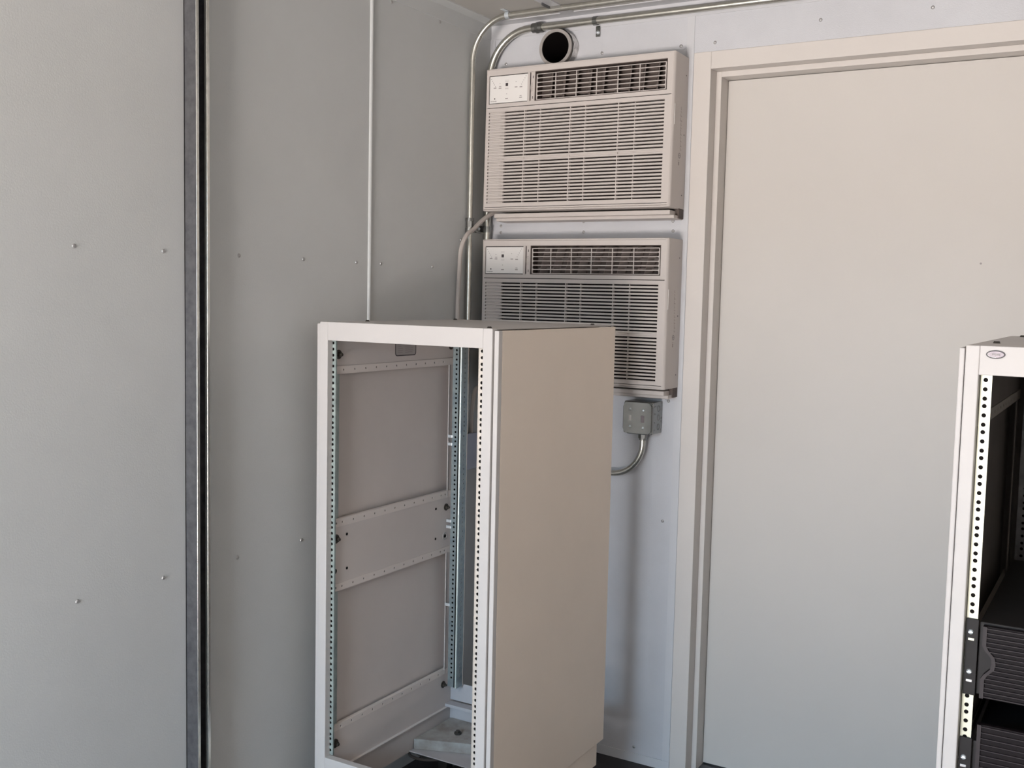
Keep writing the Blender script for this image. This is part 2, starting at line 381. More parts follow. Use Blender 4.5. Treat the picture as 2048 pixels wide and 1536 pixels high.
# ------------------------------------------------------------------ air conditioners
AX0, AX1, AH, AD = .050, .709, .457, .112
def text_bm(s, size, m4):
    c = bpy.data.curves.new('t', 'FONT'); c.body = s; c.size = size; c.extrude = .0002; c.align_x = 'LEFT'; c.resolution_u = 2
    o = bpy.data.objects.new('t', c); COL.objects.link(o)
    dg = bpy.context.evaluated_depsgraph_get(); me = bpy.data.meshes.new_from_object(o.evaluated_get(dg))
    t = bmesh.new(); t.from_mesh(me); t.transform(m4)
    bpy.data.objects.remove(o); bpy.data.curves.remove(c); bpy.data.meshes.remove(me); return t
TXT = Matrix(((1, 0, 0, 0), (0, 0, -1, 0), (0, 1, 0, 0), (0, 0, 0, 1)))   # text x->x, y->z, facing -y
def air_conditioner(z0, label, tilt, fin_seed, louver_angle):
    z1 = z0+AH; yf = -AD
    t = thing('air_conditioner', label, 'air conditioner', (AX0, 0, z0), 'through-wall air conditioners stacked beside the door')
    # openings in the bezel
    vx0, vx1, vz0, vz1 = .2345, .6845, z1-.114, z1-.0215       # outlet
    gx0, gx1, gz0, gz1 = .0665, .6795, z1-.4345, z1-.1375      # intake
    px0, px1, pz0, pz1 = .0645, .2085, z1-.1135, z1-.0235      # control panel recess
    hx0, hx1 = .2165, .2310
    zd = z1-.1265
    bz = B()
    def fb(x0, x1, za, zb, bev=0): bz.box(x0, x1, yf, yf+.012, za, zb, bev)
    e = .006
    fb(AX0+e, AX1-e, vz1, z1-e); fb(AX0+e, px0, pz0, vz1); fb(px0, px1, pz1, vz1); fb(px1, hx0, pz0, vz1)
    fb(hx1, vx0, pz0, vz1); fb(vx1, AX1-e, pz0, vz1); fb(px0, vx1, pz0-.0001, vz0+.0001) if vz0 > pz0 else None
    fb(AX0+e, AX1-e, zd+.0011, pz0); fb(AX0+e, AX1-e, gz1, zd-.0011); pass
    fb(AX0+e, gx0, gz0, gz1); fb(gx1, AX1-e, gz0, gz1); fb(AX0+e, AX1-e, z0+.0125, gz0)
    fb(AX0+e, AX1-e, z0+e, z0+.0108)
    obj('bezel', bz, m_ac, t)
    # housing: hollow shell with rounded front corners
    prof = []
    r = .010
    def shell(x0, x1, za, zb):
        s = B()
        # right / left / top / bottom walls with a quarter-round nose
        nose = [(yf+r-r*math.sin(a), r-r*math.cos(a)) for a in [PI/2*k/4 for k in range(5)]]
        right = [(x1-o, y) for y, o in nose][::-1]+[(x1, 0), (x1-.006, 0), (x1-.006, yf+.006)]
        right = [(x1-e-.001, yf+.006)]+[(x1-o, y) for y, o in nose][::-1][0:]+[(x1, -.001), (x1-.005, -.001), (x1-.005, yf+.013)]
        s.poly(right, 'xy', za+.002, zb-.002)
        s.poly([(x0+x1-a, c) for a, c in right], 'xy', za+.002, zb-.002)
        s.box(x0+.002, x1-.002, yf+.004, -.001, zb-.006, zb, .0025)
        s.box(x0+.002, x1-.002, yf+.004, -.001, za, za+.006, .0025)
        return s
    obj('housing', shell(AX0, AX1, z0, z1), m_ac, t, smooth=True)
    obj('seam_shadow', B().box(AX0+.007, AX1-.007, yf+.004, yf+.010, zd-.002, zd+.002).box(AX0+.007, AX1-.007, yf+.004, yf+.010, z0+.010, z0+.0135), m_ac_slot, t, kind='stuff')
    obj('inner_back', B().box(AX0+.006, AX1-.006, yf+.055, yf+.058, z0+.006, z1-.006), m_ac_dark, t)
    # intake slats
    n = 28; pitch = (gz1-gz0)/n
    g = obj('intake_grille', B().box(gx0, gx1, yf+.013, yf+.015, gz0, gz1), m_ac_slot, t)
    sb = None
    for k in range(n+1):
        zc = gz0+k*pitch
        if sb is None:
            b = B().box(gx0-.001, gx1+.001, yf+.0003, yf+.0125, zc-.0030, zc+.0030, .0008, 1)
            sb = obj('slat', b, m_ac, g, loc=(gx0, yf, zc)); 
        else:
            c = sb.copy(); COL.objects.link(c); c.location = sb.location + Vector((0, 0, k*pitch))
    for mx in (.2003, .3647, .5296): obj('grille_rib', B().box(mx-.0013, mx+.0013, yf-.0002, yf+.0125, gz0, gz1), m_ac, g)
    for mx in (.1240, .2561, .4159, .5832): obj('grille_rib', B().box(mx-.001, mx+.001, yf+.003, yf+.0125, gz0, gz1), m_ac, g)
    b = B()
    # left end of the slots is moulded shut
    for k in range(n):
        zc = gz0+(k+.5)*pitch
        b.poly([(gx0+.003, yf+.0012), (gx0+.037+.010*((k % 3)/3), yf+.0012), (gx0+.055, yf+.010), (gx0+.003, yf+.010)], 'xy', zc-.0019, zc+.0019)
    b.box(gx0, gx1, yf+.003, yf+.012, gz0+13.2*pitch, gz0+13.8*pitch)
    obj('grille_web', b, m_ac, g, kind='stuff')
    # outlet: raised frame, bars, vertical fins behind
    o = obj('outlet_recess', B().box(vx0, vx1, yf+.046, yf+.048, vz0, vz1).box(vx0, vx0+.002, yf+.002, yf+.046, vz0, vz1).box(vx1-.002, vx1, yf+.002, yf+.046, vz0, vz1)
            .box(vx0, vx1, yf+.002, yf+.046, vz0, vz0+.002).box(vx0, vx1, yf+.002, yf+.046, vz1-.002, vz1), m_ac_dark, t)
    ox0, ox1, oz0, oz1 = vx0+.005, vx1-.0035, vz0+.003, vz1-.008
    b = B(); w = .0022; rr = (oz1-oz0)/6
    b.box(ox0, ox1, yf+.001, yf+.006, oz0, oz0+w, .0006, 1).box(ox0, ox1, yf+.001, yf+.006, oz1-w, oz1, .0006, 1)
    b.box(ox0, ox0+w+.001, yf+.001, yf+.006, oz0, oz1, .0006, 1).box(ox1-w-.001, ox1, yf+.001, yf+.006, oz0, oz1, .0006, 1)
    for k in range(6):                                # rounded slot ends
        za, zb = oz0+k*rr, oz0+(k+1)*rr; hh = rr/2-.001
        for side, xe in ((1, ox0+w), (-1, ox1-w)):
            for sgn in (1, -1):
                cz = (za+zb)/2; q = [(xe, cz+sgn*(hh+.0012))]
                q += [(xe+side*hh*(1-math.sin(a)), cz+sgn*hh*math.cos(a)) for a in [PI/2*i/4 for i in range(5)]]
                b.poly(q[:1]+q[1:], 'xz', yf+.0015, yf+.0055)
    of = obj('outlet_frame', b, m_ac, t)
    for k in range(1, 6):
        obj('outlet_bar', B().box(ox0+.001, ox1-.001, yf+.0012, yf+.0052, oz0+k*rr-.0013, oz0+k*rr+.0013, .0005, 1), m_ac, of)
    for mx in (.3087, .3819, .4519, .5237, .5956):
        obj('outlet_upright', B().box(mx-.0013, mx+.0013, yf+.0002, yf+.0048, oz0+.001, oz1-.001, .0005, 1), m_ac, of)
    rf = random.Random(fin_seed)
    for k in range(9):
        xc = vx0+.045+k*.0455; L = .030; a = math.radians(louver_angle + rf.uniform(-6, 6))
        lean = .014*(1 if louver_angle > 0 else .3)
        tm = bmesh.new(); bmesh.ops.create_cube(tm, size=1)
        for v in tm.verts:
            lx, ly, lz = v.co.x*.0016, v.co.y*L, v.co.z*(vz1-vz0-.008)
            X = lx*math.cos(a)+ly*math.sin(a)+lean*lz/(vz1-vz0)*1.6; Y = -lx*math.sin(a)+ly*math.cos(a)
            v.co = Vector((min(max(xc+X, vx0+.003), vx1-.003), yf+.027+Y, (vz0+vz1)/2+lz))
        obj('fin', B()._merge(tm), m_ac_fin, o)
    for k in (1, 2):
        obj('fin_rod', B().box(vx0+.012, vx1-.02, yf+.034, yf+.037, vz0+.018+.03*(k-1), vz0+.024+.03*(k-1)), m_ac_fin, o)
    # control panel
    c = obj('control_panel', B().box(px0+.0022, px1-.0005, yf+.0005, yf+.006, pz0+.0022, pz1-.0022, .001), m_ctl, t)
    obj('panel_surround', B().box(px0-.0001, px1+.0001, yf+.0045, yf+.012, pz0-.0001, pz1+.0001), m_ac_slot, t)
    obj('display', B().box(.1264, .1354, yf-.0002, yf+.002, z1-.0595, z1-.0495, .0005), m_ink, c)
    b = B()
    for k in range(5):
        b.cyl((.0725+.0038*k, yf-.0001, z1-.0335-.0062*k), (.0725+.0038*k, yf+.002, z1-.0335-.0062*k), .0013, 8)
        b.cyl((.2015-.0040*k, yf-.0001, z1-.0325-.0062*k), (.2015-.0040*k, yf+.002, z1-.0325-.0062*k), .0013, 8)
    for x, z in ((.105, .0495), (.165, .0475), (.131, .084)): b.cyl((x, yf-.0001, z1-z), (x, yf+.002, z1-z), .0012, 8)
    obj('indicator_lights', b, m_ink_grey, c, kind='stuff')
    b = B()
    for x, z in ((.0865, .0625), (.1055, .0640), (.1655, .0645), (.1835, .0655), (.1310, .0985), (.1835, .0985)):
        b.box(x-.005, x+.005, yf+.0001, yf+.002, z1-z-.0016, z1-z+.0012, .0004, 1)
    b.box(.1015, .110, yf+.0001, yf+.002, z1-.0600, z1-.0580); b.box(.180, .187, yf+.0001, yf+.002, z1-.0945, z1-.0925)
    obj('button_legend', b, m_ink_grey, c, kind='stuff')
    b = B().box(.124, .138, yf+.0001, yf+.002, z1-.0445, z1-.0438).box(.124, .138, yf+.0001, yf+.002, z1-.0410, z1-.0404)
    b.box(.125, .137, yf+.0001, yf+.002, z1-.0660, z1-.0654).box(.125, .137, yf+.0001, yf+.002, z1-.0685, z1-.0679)
    obj('display_legend', b, m_ink_grey, c, kind='stuff')
    obj('sensor_dot', B().cyl((.0865, yf-.0003, z1-.097), (.0865, yf+.002, z1-.097), .0022, 10), m_ink, c)
    tb = text_bm('FRIGIDAIRE', .0046, Matrix.Translation((.0705, yf+.0003, z1-.1068)) @ TXT)
    obj('brand_lettering', B()._merge(tb), m_ink_grey, c)
    # vent lever strip between panel and outlet
    o2 = obj('lever_slot', B().box(hx0, hx1, yf+.003, yf+.012, pz0, vz1).box(hx0, hx0+.0025, yf+.0035, yf+.004, pz0, vz1), m_ac, t)
    obj('lever_groove', B().box(hx0+.0002, hx0+.0022, yf+.0022, yf+.004, pz0+.002, vz1-.002).box(hx0+.009, hx0+.0105, yf+.0022, yf+.004, z1-.042, z1-.034)
        .box(hx0+.009, hx0+.0105, yf+.0022, yf+.004, z1-.106, z1-.098), m_ac_slot, o2)
    lv = [(hx0+.0055-.002*math.sin(PI*k/8), yf+.001, z1-.056-.0035*k) for k in range(9)]
    b = B().tube(lv, .0012, 6)
    for k in range(5): b.box(hx0+.0075, hx0+.0095, yf+.0015, yf+.0035, z1-.058-.006*k, z1-.0555-.006*k)
    obj('vent_lever', b, m_ac, o2)
    # side: clip slit, vent marks, printed strip with ring emblem, little screws
    s = obj('side_emblem', B().ring((AX1-.0005, -.0535, z0+.1575), (1, 0, 0), .0055, .0085, .0012, 24).box(AX1-.0005, AX1+.0005, -.0585, -.0485, z0+.1565, z0+.1590), m_ink_grey, t)
    for v in s.data.vertices: v.co.z = (v.co.z-.1575)*1.0+.1575
    b = B(); rr2 = random.Random(11)
    zz = z0+.174
    while zz < z0+.298:
        hgt = rr2.uniform(.004, .011); wd = rr2.uniform(.005, .012); yc = -.045+.008*(z0+.17-zz)/.13*1.0
        b.box(AX1-.0005, AX1+.0004, yc-wd/2, yc+wd/2, zz, zz+hgt*.3).box(AX1-.0005, AX1+.0004, yc-wd/2, yc-wd/2+.0016, zz, zz+hgt)
        zz += hgt+.0035
    b.box(AX1-.0005, AX1+.0004, -.062, -.052, z0+.142, z0+.1435)
    for k in range(4): b.box(AX1-.0005, AX1+.0004, -.0600+.002*k, -.0592+.002*k, z0+.128, z0+.139)
    obj('side_print', b, m_emboss, t, kind='stuff')
    obj('clip_slit', B().box(AX1-.0018, AX1+.0006, yf+.0085, yf+.0105, z0+.243, z0+.303), m_ctl, t)
    b = B()
    for zz in (.042, .223, .400): b.cyl((AX1-.001, -.0235, z0+zz), (AX1+.0008, -.0235, z0+zz), .002, 8)
    obj('side_screws', b, m_ink, t, kind='stuff')
    if tilt:
        t.rotation_euler.x = math.radians(tilt); t.location.y = -.004
    # wall sleeve below the bezel: fixed
    b = B().box(AX0+.028, AX1-.012, -.085, -.0005, z0-.020, z0-.006, .002).box(AX0+.028, AX1-.004, -.070, -.0005, z0-.030, z0-.019, .002)
    obj('sleeve', b, m_ac, t)
    obj('sleeve_foot', B().box(AX1-.018, AX1-.001, -.040, -.0005, z0-.028, z0+.002, .001), m_ac_dark, t)
    return t
air_conditioner(1.7735, 'upper cream through-wall air conditioner, just under the round duct', -1.1, 4, -35)
air_conditioner(1.2275, 'lower cream through-wall air conditioner, partly hidden behind the cream rack', 0, 9, 28)

# power cords
p = smoothpath([(.060, -.045, 1.775), (.052, -.066, 1.768), (.040, -.100, 1.745), (.034, -.140, 1.715), (.031, -.175, 1.694),
                (.022, -.193, 1.650), (.016, -.192, 1.580), (.013, -.193, 1.475), (.013, -.194, 1.30), (.016, -.188, 1.12), (.030, -.165, 1.043)])
tag(obj('power_cord', B().tube(p, .0072, 10), m_cord, smooth=True, loc=(.03, -.165, 1.04)),
    'grey power cord drooping from under the upper air conditioner across the thin conduit', 'cord')
p = smoothpath([(.085, -.05, 1.228), (.065, -.060, 1.205), (.040, -.085, 1.196), (.030, -.105, 1.182), (.028, -.118, 1.12), (.030, -.125, 1.043)])
tag(obj('power_cord', B().tube(p, .0072, 10), m_cord, smooth=True, loc=(.03, -.125, 1.04)),
    'short grey cord below the lower air conditioner, seen through the open cream rack', 'cord')

# ------------------------------------------------------------------ electrical boxes
t = thing('outlet_box', 'square galvanised outlet box on the wall under the lower air conditioner', 'outlet box', (.611, 0, 1.134))
bx0, bx1, bz0, bz1, by = .563, .660, 1.0835, 1.1835, -.0735
obj('box_body', B().box(bx0, bx1, by, -.0005, bz0, bz1, .003), m_box, t)
b = B()
for zz in (1.105, 1.1335, 1.162): b.ring((bx1, -.03, zz), (1, 0, 0), .0085, .0095, .0006, 20)
for zz in (1.097, 1.12, 1.147, 1.17): b.cyl((bx1-.001, -.060, zz), (bx1+.0008, -.060, zz), .002, 8)
for zz in (1.092, 1.118, 1.128, 1.155, 1.176): b.box(bx1, bx1+.0006, -.012, -.008, zz, zz+.006)
obj('knockouts', b, m_cast, t, kind='stuff')
c_ = .014
def cover_pts(x0, x1, z0, z1, c, k=4):
    P = []
    for (cx, cz, a0) in ((x1, z0, PI), (x1, z1, -PI/2), (x0, z1, 0), (x0, z0, PI/2)):
        seq = [(cx+c*math.cos(a0-PI/2*j/k), cz+c*math.sin(a0-PI/2*j/k)) for j in range(k+1)]
        P += seq
    return P
cv = obj('raised_cover', B().poly(cover_pts(bx0-.001, bx1+.001, bz0-.001, bz1+.001, c_), 'xz', by-.010, by-.0003, .003), m_box, t)
b = B()
for x, z in ((bx0+.006, bz1-.006), (bx1-.006, bz1-.006), (bx0+.006, bz0+.006), (bx1-.006, bz0+.006)):
    b.cyl((x, by, z), (x, by-.0065, z), .0042, 10)
obj('corner_screws', b, m_cast, cv, kind='stuff')
for x, z in ((.588, 1.160), (.632, 1.158), (.588, 1.106), (.632, 1.104)):
    put(screw_mesh('cover_screw', .0040, .003, m_screw_bright), 'cover_screw', (x, by-.010, z), (0, -1, 0), cv)
obj('receptacle_face', B().box(.583, .592, by-.0115, by-.009, 1.124, 1.142, .001), m_ctl, cv)
obj('rating_label', B().box(.624, .636, by-.0112, by-.009, 1.120, 1.142, .0005), m_badge, cv)
# conduit curving out of its bottom
t = thing('curved_conduit', 'short metal conduit curving from the outlet box down behind the rack', 'conduit', (.625, -.035, 1.06))
cxx = .612
pts = [(cxx, -.035, 1.084), (cxx, -.035, 1.05)]+arc(cxx-.105, 1.05, .105, 0, -PI/2, 14, -.035)+[(.10, -.035, .945), (.025, -.035, .945)]
obj('pipe', B().tube(pts, .0095, 14), m_emt, t, smooth=True)
obj('connector', B().cyl((cxx, -.035, 1.083), (cxx, -.035, 1.066), .0155, 8).cyl((cxx, -.035, 1.066), (cxx, -.035, 1.060), .0125, 14), m_cast, t, smooth=True)

t = thing('outlet_box', 'bluish grey cover plate on the left wall, glimpsed through the open cream rack', 'outlet box', (0, -.14, .984))
obj('box_body', B().box(.0005, .043, -.195, -.085, .928, 1.040, .004), m_box, t)
pp = [(-.200+.014, .924), (-.094, .924), (-.080, .938), (-.080, 1.030), (-.094, 1.044), (-.186, 1.044), (-.200, 1.030), (-.200, .938)]
cp = obj('cover_plate', B().poly(pp, 'yz', .0435, .047, .001), m_plate, t)
b = B().box(.0465, .0478, -.093, -.087, .933, .945).box(.0465, .0478, -.093, -.087, 1.024, 1.036)
obj('corner_slots', b, m_ink, cp, kind='stuff')

# ------------------------------------------------------------------ racks
U = .04445
def hole_list(ztop_hole, zmin):
    out = []; k = 0; z = ztop_hole; steps = (.01588, .01588, .01270)
    # pattern measured in the photograph: 15.9, 15.9, 12.7 mm
    while z > zmin: out.append(z); z -= steps[k % 3]; k += 1
    return out
def rack(name_label, x0, x1, yf, depth, ztop, zob, zot, post, zfirst, ms, mp, mi, mrl, mrr, side_t, back_open, left):
    """open-front instrument rack. x0..x1 frame width, yf front, zob/zot opening bottom/top"""
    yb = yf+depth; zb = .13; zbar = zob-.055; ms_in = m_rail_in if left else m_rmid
    t = thing('equipment_rack', name_label, 'rack', ((x0+x1)/2, (yf+yb)/2, 0), 'cream equipment racks on casters')
    P = []
    # front frame: posts, top bar, bottom bar (folded sheet, 20 mm return)
    def post_b(a, b_): return B().box(a, b_, yf, yf+.0215, zbar, ztop, .0018)
    obj('front_post', post_b(x0, x0+post), ms, t); obj('front_post', post_b(x1-post, x1), ms, t)
    obj('top_bar', B().box(x0+post, x1-post, yf+.0001, yf+.0215, zot, ztop, .0012), ms, t)
    obj('bottom_bar', B().box(x0+post, x1-post, yf+.0001, yf+.0215, zbar, zob, .0012), ms, t)
    tp = obj('top_panel', B().box(x0, x1, yf+.0216, yb, ztop-.004, ztop-.0005, .001), ms, t)
    sm = screw_mesh('top_screw', .0065, .004, m_bolt)
    for x, y in ((x0+.03, yf+.16), (x0+.03, yb-.06), (x1-.03, yf+.035), (x1-.03, yb-.06)):
        put(sm, 'top_screw', (x, y, ztop-.0005), (0, 0, 1), tp)
    # outer side panels, slightly set back, folded front edge
    for sgn, xe in ((-1, x0), (1, x1)):
        xi, xo = xe+sgn*.0018, xe+sgn*(.0018+side_t)
        b = B().box(min(xi, xo), max(xi, xo), yf+.006, yf+.024, zbar+.0, ztop-.005, .0018)
        obj('side_panel_edge', b, ms, t)
        obj('side_panel', B().box(min(xo-sgn*.0025, xo), max(xo-sgn*.0025, xo), yf+.0245, yb, zbar-.004, ztop-.005, .001), mp, t)
    # inner side frames with window openings, lips and holed rails
    zr = [ztop-.1350, ztop-.5255-.0098, ztop-.7025-.0196, ztop-1.093]
    for sgn, xe in ((1, x0), (-1, x1)):
        xi = xe+sgn*.0275                     # face towards the inside
        xo = xi-sgn*.0015
        a, c = min(xi, xo), max(xi, xo)
        ya, ybk = yf+.024, yb-.030
        wy0, wy1 = yf+.024, yb-.0850            # window limits
        b = B()
        zl = [(ztop-.004, zr[0]+.0), (zr[1]+.0, zr[2]), (zr[3], zb+.075)]
        b.box(a, c, ya, ybk, ztop-.118, ztop-.005)                    # top web
        b.box(a, c, ya, ybk, ztop-.7035, ztop-.5465)                  # middle web
        b.box(a, c, ya, ybk, zbar+.002, ztop-1.107)                   # bottom web
        b.box(a, c, wy1, ybk, ztop-.545, ztop-.136).box(a, c, wy1, ybk, ztop-1.105, ztop-.72)
        fr = obj('side_frame', b, mi, t)
        for k, (zlo, zhi) in enumerate(((ztop-.1375, ztop-.117), (ztop-.5475, ztop-.5265), (ztop-.7225, ztop-.7025), (ztop-1.1095, ztop-1.0935))):
            zc = (zlo+zhi)/2; hs = [(zc, yf+.0627+.0468*j, .0032) for j in range(11)]
            if k in (1, 2): hs = [(zc, yf+.037, .0032)]+hs+[(zc, yf+.0627+.0468*10+.022, .0032)]
            hs = [h for h in hs if h[1] < ybk-.02]
            r_ = B().perforated(zlo, zhi, ya, ybk+.006, hs, 'zy', xi, xi+sgn*.0018)
            r_.box(min(xi-sgn*.010, xi), max(xi-sgn*.010, xi), ya, ybk, (zlo if k in (0, 2) else zhi)-.0006, (zlo if k in (0, 2) else zhi)+.0006)
            obj('mounting_rail', r_, ms_in, fr)
            hb = B().box(min(xi-sgn*.0012, xi-sgn*.0004), max(xi-sgn*.0012, xi-sgn*.0004), ya, ybk, zlo+.004, zhi-.004)
            obj('rail_hole_shade', hb, m_rdark if left else m_unit, fr)  # dark strip added behind the holes to colour in their shade
        # thin vertical fold at the rear edge of the windows
        b = B().box(min(xi, xi+sgn*.0025), max(xi, xi+sgn*.0025), wy1-.003, wy1, ztop-.545, ztop-.137).box(min(xi, xi+sgn*.0025), max(xi, xi+sgn*.0025), wy1-.003, wy1, ztop-1.107, ztop-.72)
        obj('window_fold', b, ms if left else mi, fr)
        # the side panel's inner face seen through the windows
        xq = xe+sgn*.0085
        obj('inner_skin', B().box(min(xq-sgn*.001, xq), max(xq-sgn*.001, xq), ya, yb-.003, zbar, ztop-.02), mi, t)
        if left and sgn == 1:
            for (y, z, r0) in ((-.9212, 1.3382, .0075), (-.3912, 1.3444, .006), (-.9254, .8454, .0075), (-.4038, .8472, .006), (-.9227, .2808, .0075), (-.404, .2837, .006)):
                b = B().cyl((xi, y, z), (xi+.002, y, z), r0+.005, 18).cyl((xi+.002, y, z), (xi+.009, y, z), r0, 6).cyl((xi+.009, y, z), (xi+.014, y, z), r0*.55, 10)
                obj('bolt', b, m_bolt, fr)
            b = B()
            for (y, z, r0) in ((-.4067, .7568, .0055), (-.9284, .7577, .0075), (-.8798, .8505, .004), (-.458, .8499, .004), (-.4581, .7571, .004), (-.8785, .7566, .004)):
                b.cyl((xi-.001, y, z), (xi+.0006, y, z), r0, 14)
            obj('punched_holes', b, m_black, fr, kind='stuff')
            obj('hole_ring', B().ring((xi, -.4067, .7568), (1, 0, 0), .0085, .0125, .0008, 24), ms, fr)
            yy0, yy1, zz0, zz1 = -.6735, -.5725, 1.3235, 1.400
            def rr_pts(y0_, y1_, z0_, z1_, r):
                o_ = []
                for cy, cz, a0 in ((y1_-r, z1_-r, 0), (y0_+r, z1_-r, PI/2), (y0_+r, z0_+r, PI), (y1_-r, z0_+r, 1.5*PI)):
                    o_ += [(cy+r*math.cos(a0+PI/2*j/4), cz+r*math.sin(a0+PI/2*j/4)) for j in range(5)]
                return o_
            lb = obj('warning_label', B().poly(rr_pts(yy0, yy1, zz0, zz1, .009), 'yz', xi, xi+.0005), m_ink, fr)
            obj('label_face', B().poly(rr_pts(yy0+.0035, yy1-.0035, zz0+.003, zz1-.003, .0065), 'yz', xi+.0004, xi+.0008), m_label, fr)
            b = B(); rl = random.Random(5)
            for k in range(9):
                z = 1.333+.0058*k
                b.box(xi+.0007, xi+.001, yy0+.012, yy0+.012+rl.uniform(.016, .026), z, z+.0017)
                b.box(xi+.0007, xi+.001, yy0+.046, yy0+.046+rl.uniform(.022, .040), z, z+.0017)
            b.poly([(yy0+.024, 1.362), (yy0+.030, 1.366), (yy0+.027, 1.374), (yy0+.036, 1.378), (yy0+.022, 1.380)], 'yz', xi+.0007, xi+.0011)
            obj('label_print', b, m_ink_grey, fr, kind='stuff')
    # front 19-inch rails: holed flange + web
    yr = yf+.020
    xm = (x0+x1)/2 - (.004 if left else 0)
    hl = hole_list(zfirst, zob+.004)
    for sgn, mr in ((-1, mrl), (1, mrr)):
        xc = xm+sgn*.2325
        if left: xc = .1222 if sgn < 0 else .5822
        xin = xc-sgn*(.0085 if sgn < 0 else (.0075 if left else .0085)); xou = xc+sgn*.0075
        b = B().perforated(min(xin, xou), max(xin, xou), zob+.002, zot-.001, [(xc, z, .0040 if left else .0038) for z in hl], 'xz', yr+.0018, yr, 12)
        b.box(min(xou-sgn*.001, xou+sgn*.001), max(xou-sgn*.001, xou+sgn*.001), yr+.0015, yr+.034, zob+.002, zot-.001)
        b.box(min(xin, xin-sgn*.0016), max(xin, xin-sgn*.0016), yr-.001, yr+.004, zob+.002, zot-.001)
        fr = obj('front_rail', b, mr, t)
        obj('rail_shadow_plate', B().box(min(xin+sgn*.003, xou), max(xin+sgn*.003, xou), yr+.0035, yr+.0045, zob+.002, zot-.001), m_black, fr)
    # rear rails
    for sgn in (-1, 1):
        xa, xb = (x0+.0425, x0+.0685) if sgn < 0 else (x1-.0425, x1-.0685)
        yy = yb-.0870
        b = B().perforated(min(xa, xb), max(xa, xb), zob+.025, ztop-.01, [(xa-sgn*.013, z-.004, .0034) for z in hl if z > zob+.05], 'xz', yy+.0018, yy, 10)
        rr_ = obj('rear_rail', b, m_zinc_blue if left else m_galv, t)
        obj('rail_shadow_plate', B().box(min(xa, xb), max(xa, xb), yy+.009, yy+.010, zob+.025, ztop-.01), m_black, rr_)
        b = B().box(min(xb-sgn*.0035, xb-sgn*.008), max(xb-sgn*.0035, xb-sgn*.008), yy-.006, yy-.003, zob+.025, ztop-.01, .001)
        obj('rail_fold', b, m_zinc_fold if left else m_galv, rr_)
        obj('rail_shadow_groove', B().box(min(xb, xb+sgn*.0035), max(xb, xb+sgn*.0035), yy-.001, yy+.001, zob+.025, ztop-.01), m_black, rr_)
        xw = xb-sgn*.008
        b = B().perforated(yy-.004, yy+.030, zob+.025, ztop-.01, [(yy+.013, z, .0030) for z in hl if z > zob+.05], 'yz', xw, xw-sgn*.0016, 10)
        obj('rail_web', b, m_zinc_blue if left else m_galv, rr_)
        obj('rail_edge', B().box(min(xw, xw+.002), max(xw, xw+.002), yy+.030, yy+.032, zob+.025, ztop-.01), m_zinc_cream if left else m_galv, rr_)
        if left and sgn < 0:
            for zc in (1.068, 1.044, .805, .786, .541):
                obj('clip_nut', B().box(xa-.013, xa+.004, yy-.004, yy+.004, zc-.0045, zc+.0045, .0008), m_screw_bright, rr_)
    # rear base panel, shelf lip and open rear with cross bar at top
    b = B().box(x0+.028, x1-.028, yb-.048, yb-.045, zb+.093, zob+.025, .001).box(x0+.028, x1-.028, yb-.075, yb-.045, zb+.085, zb+.0875).box(x0+.028, x1-.028, yb-.078, yb-.0755, zb+.079, zb+.0885, .0005)
    b.box(x0+.028, x1-.028, yb-.050, yb-.047, zb, zb+.085)
    obj('rear_base_panel', b, m_base if left else mi, t)
    obj('rear_top_bar', B().box(x0+.028, x1-.028, yb-.02, yb-.002, ztop-.05, ztop-.005, .001), mi, t)
    for sgn, xe in ((1, x0), (-1, x1)):
        xi = xe+sgn*.0275
        b = B().box(min(xi, xi+sgn*.009), max(xi, xi+sgn*.009), yf+.024, yb-.045, zbar+.004, zbar+.0075, .0005)
        b.box(min(xi, xi+sgn*.001), max(xi, xi+sgn*.001), yf+.024, yb-.045, zb, zbar+.004)
        obj('base_side', b, mi, t)
    # plinth under the frame
    b = B().box(x0+.004, x1-.004, yf+.004, yf+.007, zb, zbar, .001).box(x0+.004, x0+.007, yf+.007, yb-.035, zb, zbar-.004).box(x1+.006, x1+.010, yf+.02, yb-.035, zb, zbar-.005)
    b.box(x1-.007, x1-.004, yf+.007, yb-.035, zb, zbar-.004)
    obj('plinth', b, mp, t)
    if left:
        # rear-left corner of the base: flat plate across the back and diagonal dusty gusset
        obj('base_plate', B().box(x0+.029, x1-.029, yf+.383, yb-.05, zb+.001, zb+.0045, .001), m_base, t)
        obj('plate_hole', B().cyl((x0+.0855, yf+.432, zb+.004), (x0+.0855, yf+.432, zb+.0052), .0062, 14), m_black, t)
        g = obj('gusset', B().poly([(x0+.034, yf+.398), (x0+.215, yf+.470), (x0+.40, yf+.470), (x0+.40, yb-.055), (x0+.034, yb-.055)], 'xy', zb+.005, zb+.037, .0015), m_dust, t)
        obj('caster_bolt', B().cyl((x0+.125, yf+.50, zb+.037), (x0+.125, yf+.50, zb+.044), .011, 6).cyl((x0+.125, yf+.50, zb+.044), (x0+.125, yf+.50, zb+.049), .006, 10), m_bolt, g)
    if not left:
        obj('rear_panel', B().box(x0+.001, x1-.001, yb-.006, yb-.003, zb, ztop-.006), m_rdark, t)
    # casters
    for x in (x0+.07, x1-.07):
        for y in (yf+.09, yb-.10):
            c = obj('caster', B().box(x-.03, x+.03, y-.03, y+.03, zb-.006, zb-.0005, .001).box(x-.022, x-.018, y-.02, y+.02, .045, zb-.006).box(x+.018, x+.022, y-.02, y+.02, .045, zb-.006), m_cast, t)
            obj('wheel', B().cyl((x-.016, y, .0505), (x+.016, y, .0505), .050, 28), m_rubber, c, smooth=True)
    return t
